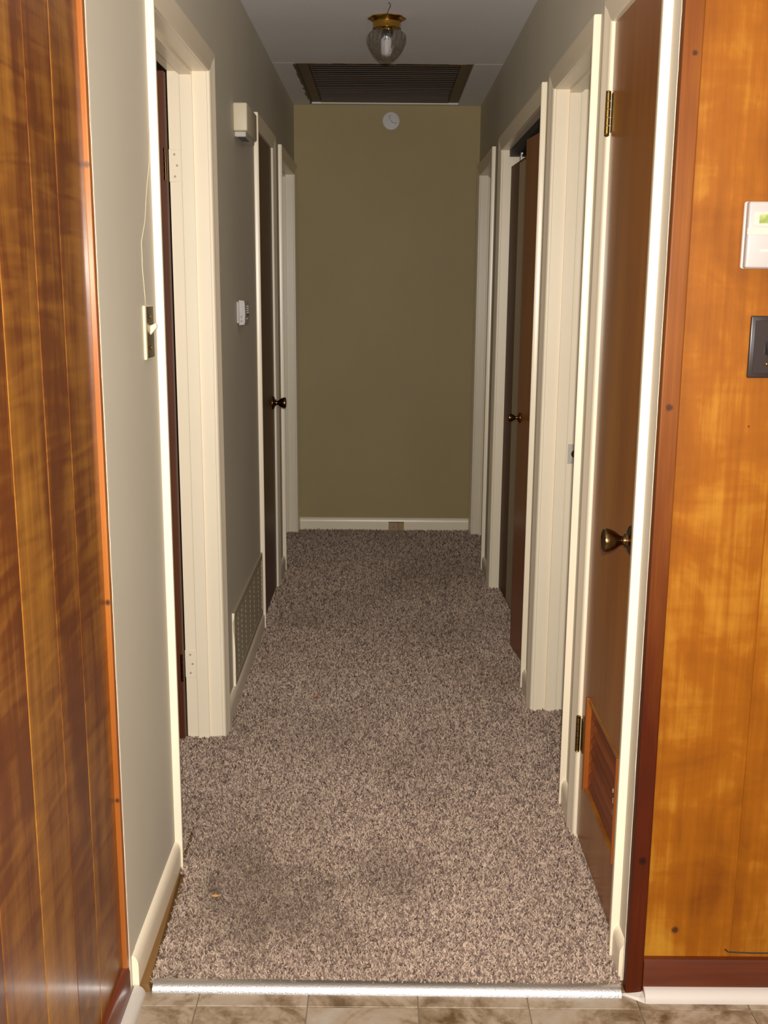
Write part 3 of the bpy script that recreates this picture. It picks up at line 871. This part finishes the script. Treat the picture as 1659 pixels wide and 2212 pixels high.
# ------------------------------------------------------------------ switch plate on the left grey wall
ls = empty('light_switch'); ls.location = (-L, 2.39, 1.352)
tag(ls, 'ivory edged metal light switch plate on the near left grey wall', 'switch')
put(MB().box(-L, -L + 0.0062, 2.3405, 2.419, 1.294, 1.410, 0.0018, 2), 'plate_rim', M['ivory'], ls, ls)
put(MB().box(-L + 0.004, -L + 0.0070, 2.350, 2.4175, 1.2965, 1.4075, 0.0006, 1), 'plate', M['brass_plate'], ls, ls)
put(MB().loft([[(-L + 0.006, 2.3805, 1.345), (-L + 0.006, 2.3905, 1.345), (-L + 0.006, 2.3905, 1.366), (-L + 0.006, 2.3805, 1.366)],
               [(-L + 0.022, 2.3815, 1.363), (-L + 0.022, 2.3895, 1.363), (-L + 0.020, 2.3895, 1.372), (-L + 0.020, 2.3815, 1.372)]]), 'toggle', M['ivory'], ls, ls, wbev=0.001)
for z in (1.385, 1.318):
    put(MB().lathe([(0.0042, 0), (0.004, 0.001), (0.002, 0.0018), (0.0005, 0.002)], (-L + 0.007, 2.386, z), (1, 0, 0), 14), 'screw', M['brass_bright'], ls, ls, smooth=True)
w1 = MB().tube([(-L + 0.0012, 2.470, 1.78), (-L + 0.0012, 2.462, 1.72), (-L + 0.0012, 2.425, 1.66), (-L + 0.0012, 2.392, 1.585), (-L + 0.0012, 2.352, 1.543), (-L + 0.0012, 2.352, 1.49), (-L + 0.0012, 2.366, 1.43), (-L + 0.0012, 2.368, 1.409)], 0.0008, 6).build('thin_wire', M['wire'], smooth=True)
tag(w1, 'thin pale wire hanging down the left wall to the switch plate', 'wire')

# ------------------------------------------------------------------ return air grille low on the left wall
gr = empty('return_air_grille'); gr.location = (-L, 3.97, 0.08)
tag(gr, 'painted beige return air grille low on the left wall', 'grille')
GY0, GY1, GZ0, GZ1 = 3.545, 4.405, 0.079, 0.345
for (a, b, c, d) in ((GY0, GY1, GZ1 - 0.026, GZ1), (GY0, GY1, GZ0, GZ0 + 0.022), (GY0, GY0 + 0.028, GZ0 + 0.022, GZ1 - 0.026), (GY1 - 0.024, GY1, GZ0 + 0.022, GZ1 - 0.026)):
    put(MB().box(-L, -L + 0.0095, a, b, c, d, 0.0012, 1), 'frame', M['grille'], gr, gr)
put(MB().box(-L - 0.0, -L + 0.0015, GY0 + 0.02, GY1 - 0.02, GZ0 + 0.02, GZ1 - 0.02), 'backing', M['grille'], gr, gr)
chip = put(MB().loft([[(-L + 0.001, GY0 - 0.0006, z), (-L + t, GY0 - 0.0006, z), (-L + t, GY0 + 0.001, z), (-L + 0.001, GY0 + 0.001, z)] for z, t in ((GZ0, 0.0094), (0.16, 0.0096), (0.22, 0.0094), (0.25, 0.0075), (0.28, 0.0045), (0.31, 0.0030), (0.33, 0.008), (GZ1, 0.0094))]), 'bare_edge', M['trim'], gr, gr)
chip['label'] = 'chipped pale near edge of the grille'
nb = 11
zs = [GZ0 + 0.022 + (GZ1 - 0.048 - GZ0) * (k + 0.5) / nb for k in range(nb)]
for z in zs:
    p = [(-L + 0.0030, z + 0.0080), (-L + 0.0042, z + 0.0085), (-L + 0.0072, z - 0.0080), (-L + 0.0060, z - 0.0085)]
    put(MB().loft([[(x, GY0 + 0.027, zz) for x, zz in p], [(x, GY1 - 0.023, zz) for x, zz in p]]), 'louver', M['grille'], gr, gr)
for yy in (3.66, 3.755, 3.87, 4.0, 4.13, 4.27):
    put(MB().box(-L + 0.001, -L + 0.0066, yy - 0.003, yy + 0.003, GZ0 + 0.02, GZ1 - 0.024), 'mullion', M['grille'], gr, gr)

# ------------------------------------------------------------------ end wall: round cover, baseboard outlet
rcv = empty('round_cover'); rcv.location = (0.025, D, 2.358)
tag(rcv, 'round white cover plate high on the olive end wall', 'cover')
put(MB().lathe([(0.0490, 0), (0.0490, 0.003), (0.047, 0.006), (0.040, 0.0078), (0.001, 0.0085)], (0.025, D, 2.358), (0, -1, 0), 48), 'plate', M['cover_white'], rcv, rcv, smooth='auto')
yc = D - 0.010
put(MB().tube([(0.013, yc + 0.002, 2.376), (0.015, yc - 0.006, 2.373), (0.019, yc - 0.007, 2.368), (0.019, yc, 2.366)], 0.0016, 6), 'hook', M['white_plastic'], rcv, rcv, smooth=True)
put(MB().tube([(0.026, yc + 0.001, 2.362), (0.025, yc - 0.001, 2.356), (0.032, yc - 0.001, 2.351), (0.043, yc - 0.001, 2.347), (0.056, yc + 0.002, 2.346)], 0.0010, 6), 'thin_wire', M['grey_wire'], rcv, rcv, smooth=True)
put(MB().tube([(0.010, yc + 0.001, 2.380), (0.016, yc - 0.002, 2.385), (0.024, yc - 0.002, 2.388), (0.022, yc + 0.001, 2.378)], 0.0008, 6), 'thin_wire', M['grey_wire'], rcv, rcv, smooth=True)

ob = empty('baseboard_outlet'); ob.location = (0.078, D - 0.0135, 0.025)
tag(ob, 'tan blank outlet plate set in the end wall baseboard', 'outlet')
yb = D - 0.0135
put(MB().box(0.0310, 0.123, yb - 0.0005, yb + 0.004, -0.006, 0.0555), 'recess', M['bronze'], ob, ob)
put(MB().box(0.0325, 0.0875, yb - 0.0045, yb + 0.002, -0.005, 0.052, 0.001, 1), 'plate', M['tan_plate'], ob, ob)
put(MB().loft([[(0.089, yb - 0.003, z), (0.106, yb - 0.008, z), (0.123, yb - 0.003, z), (0.123, yb + 0.001, z), (0.089, yb + 0.001, z)] for z in (-0.005, 0.052)]), 'cover', M['tan_yellow'], ob, ob)
put(MB().lathe([(0.003, 0), (0.003, 0.0008), (0.001, 0.0012)], (0.060, yb - 0.0045, 0.025), (0, -1, 0), 10), 'screw', M['black'], ob, ob)

# ------------------------------------------------------------------ thermostat and dark switch on the amber boards
tm = empty('thermostat'); tm.location = (0.706, YK, 1.55)
tag(tm, 'white thermostat with display on the amber boards at right', 'thermostat')
TX0, TX1, TZ0, TZ1 = 0.6480, 0.768, 1.491, 1.610
put(MB().box(TX0 + 0.001, TX1 - 0.001, YK - 0.010, YK, TZ0, TZ1, 0.004, 3), 'back_plate', M['grey_plastic'], tm, tm, smooth='auto')
put(MB().box(TX0 + 0.004, TX1 - 0.004, YK - 0.026, YK - 0.007, TZ0 + 0.001, TZ1 - 0.001, 0.004, 3), 'housing', M['white_plastic'], tm, tm, smooth='auto')
ty = YK - 0.026
put(MB().box(0.6620, 0.7540, ty - 0.0008, ty + 0.002, 1.567, 1.590, 0.0007, 1), 'display_bezel', M['cream_plastic'], tm, tm)
put(MB().box(0.6712, 0.7450, ty - 0.0014, ty + 0.001, 1.5705, 1.5868), 'display', M['lcd'], tm, tm)
for (a, b, c, d) in ((0.6612, 0.7548, 1.590, 1.5912), (0.6612, 0.7548, 1.5658, 1.567), (0.6608, 0.662, 1.5665, 1.5905), (0.754, 0.7552, 1.5665, 1.5905)):
    put(MB().box(a, b, ty - 0.0006, ty + 0.001, c, d), 'display_edge', M['grey_plastic'], tm, tm)
put(MB().loft([[(TX0 + 0.003, yy, 1.5625), (0.700, yy, 1.5625), (0.6885, yy, 1.5515), (TX0 + 0.003, yy, 1.5515)] for yy in (ty - 0.0016, ty + 0.003)]), 'door_tab', M['cream_plastic'], tm, tm)
put(MB().box(0.6755, 0.760, ty - 0.0005, ty + 0.001, 1.5205, 1.5255), 'door_groove', M['grey_plastic'], tm, tm)

ds = empty('light_switch'); ds.location = (0.712, YK, 1.349)
tag(ds, 'dark brown light switch plate on the amber boards below the thermostat', 'switch')
put(MB().box(0.6775, 0.7480, YK - 0.0065, YK, 1.292, 1.4065, 0.0028, 3), 'plate', M['dark_plastic'], ds, ds, smooth='auto')
put(MB().box(0.6860, 0.7395, YK - 0.0072, YK - 0.004, 1.3005, 1.398, 0.0006, 1), 'plate_face', M['dark_plastic'], ds, ds)
put(MB().loft([[(0.7070, YK - 0.006, 1.337), (0.7180, YK - 0.006, 1.337), (0.7180, YK - 0.006, 1.361), (0.7070, YK - 0.006, 1.361)],
               [(0.7085, YK - 0.020, 1.335), (0.7165, YK - 0.020, 1.335), (0.7165, YK - 0.022, 1.343), (0.7085, YK - 0.022, 1.343)]]), 'toggle', M['black'], ds, ds, wbev=0.001)
for z in (1.380, 1.318):
    put(MB().lathe([(0.0036, 0), (0.0034, 0.0009), (0.0005, 0.0016)], (0.7125, YK - 0.0072, z), (0, -1, 0), 14), 'screw', M['brass'], ds, ds, smooth=True)

# ------------------------------------------------------------------ scraps on the carpet
def scrap(name, x, y, r, mat, label):
    rings = []
    for (s_, h) in ((0.5, 0.006), (1.0, 0.009), (0.8, 0.012), (0.2, 0.013)):
        rings.append([(x + r * s_ * (1 + 0.3 * math.sin(3 * t + h * 300)) * math.cos(t), y + 0.6 * r * s_ * math.sin(t), h) for t in [2 * math.pi * k / 9 for k in range(9)]])
    tag(MB().loft(rings).build(name, mat), label, 'scrap')
scrap('dried_leaf_scrap', -0.400, 2.345, 0.008, M['crumb'], 'tiny tan leaf scrap on the near left carpet')
scrap('lint_scrap', -0.235, 3.62, 0.009, M['crumb_red'], 'tiny rust coloured scrap on the carpet by the left grille')
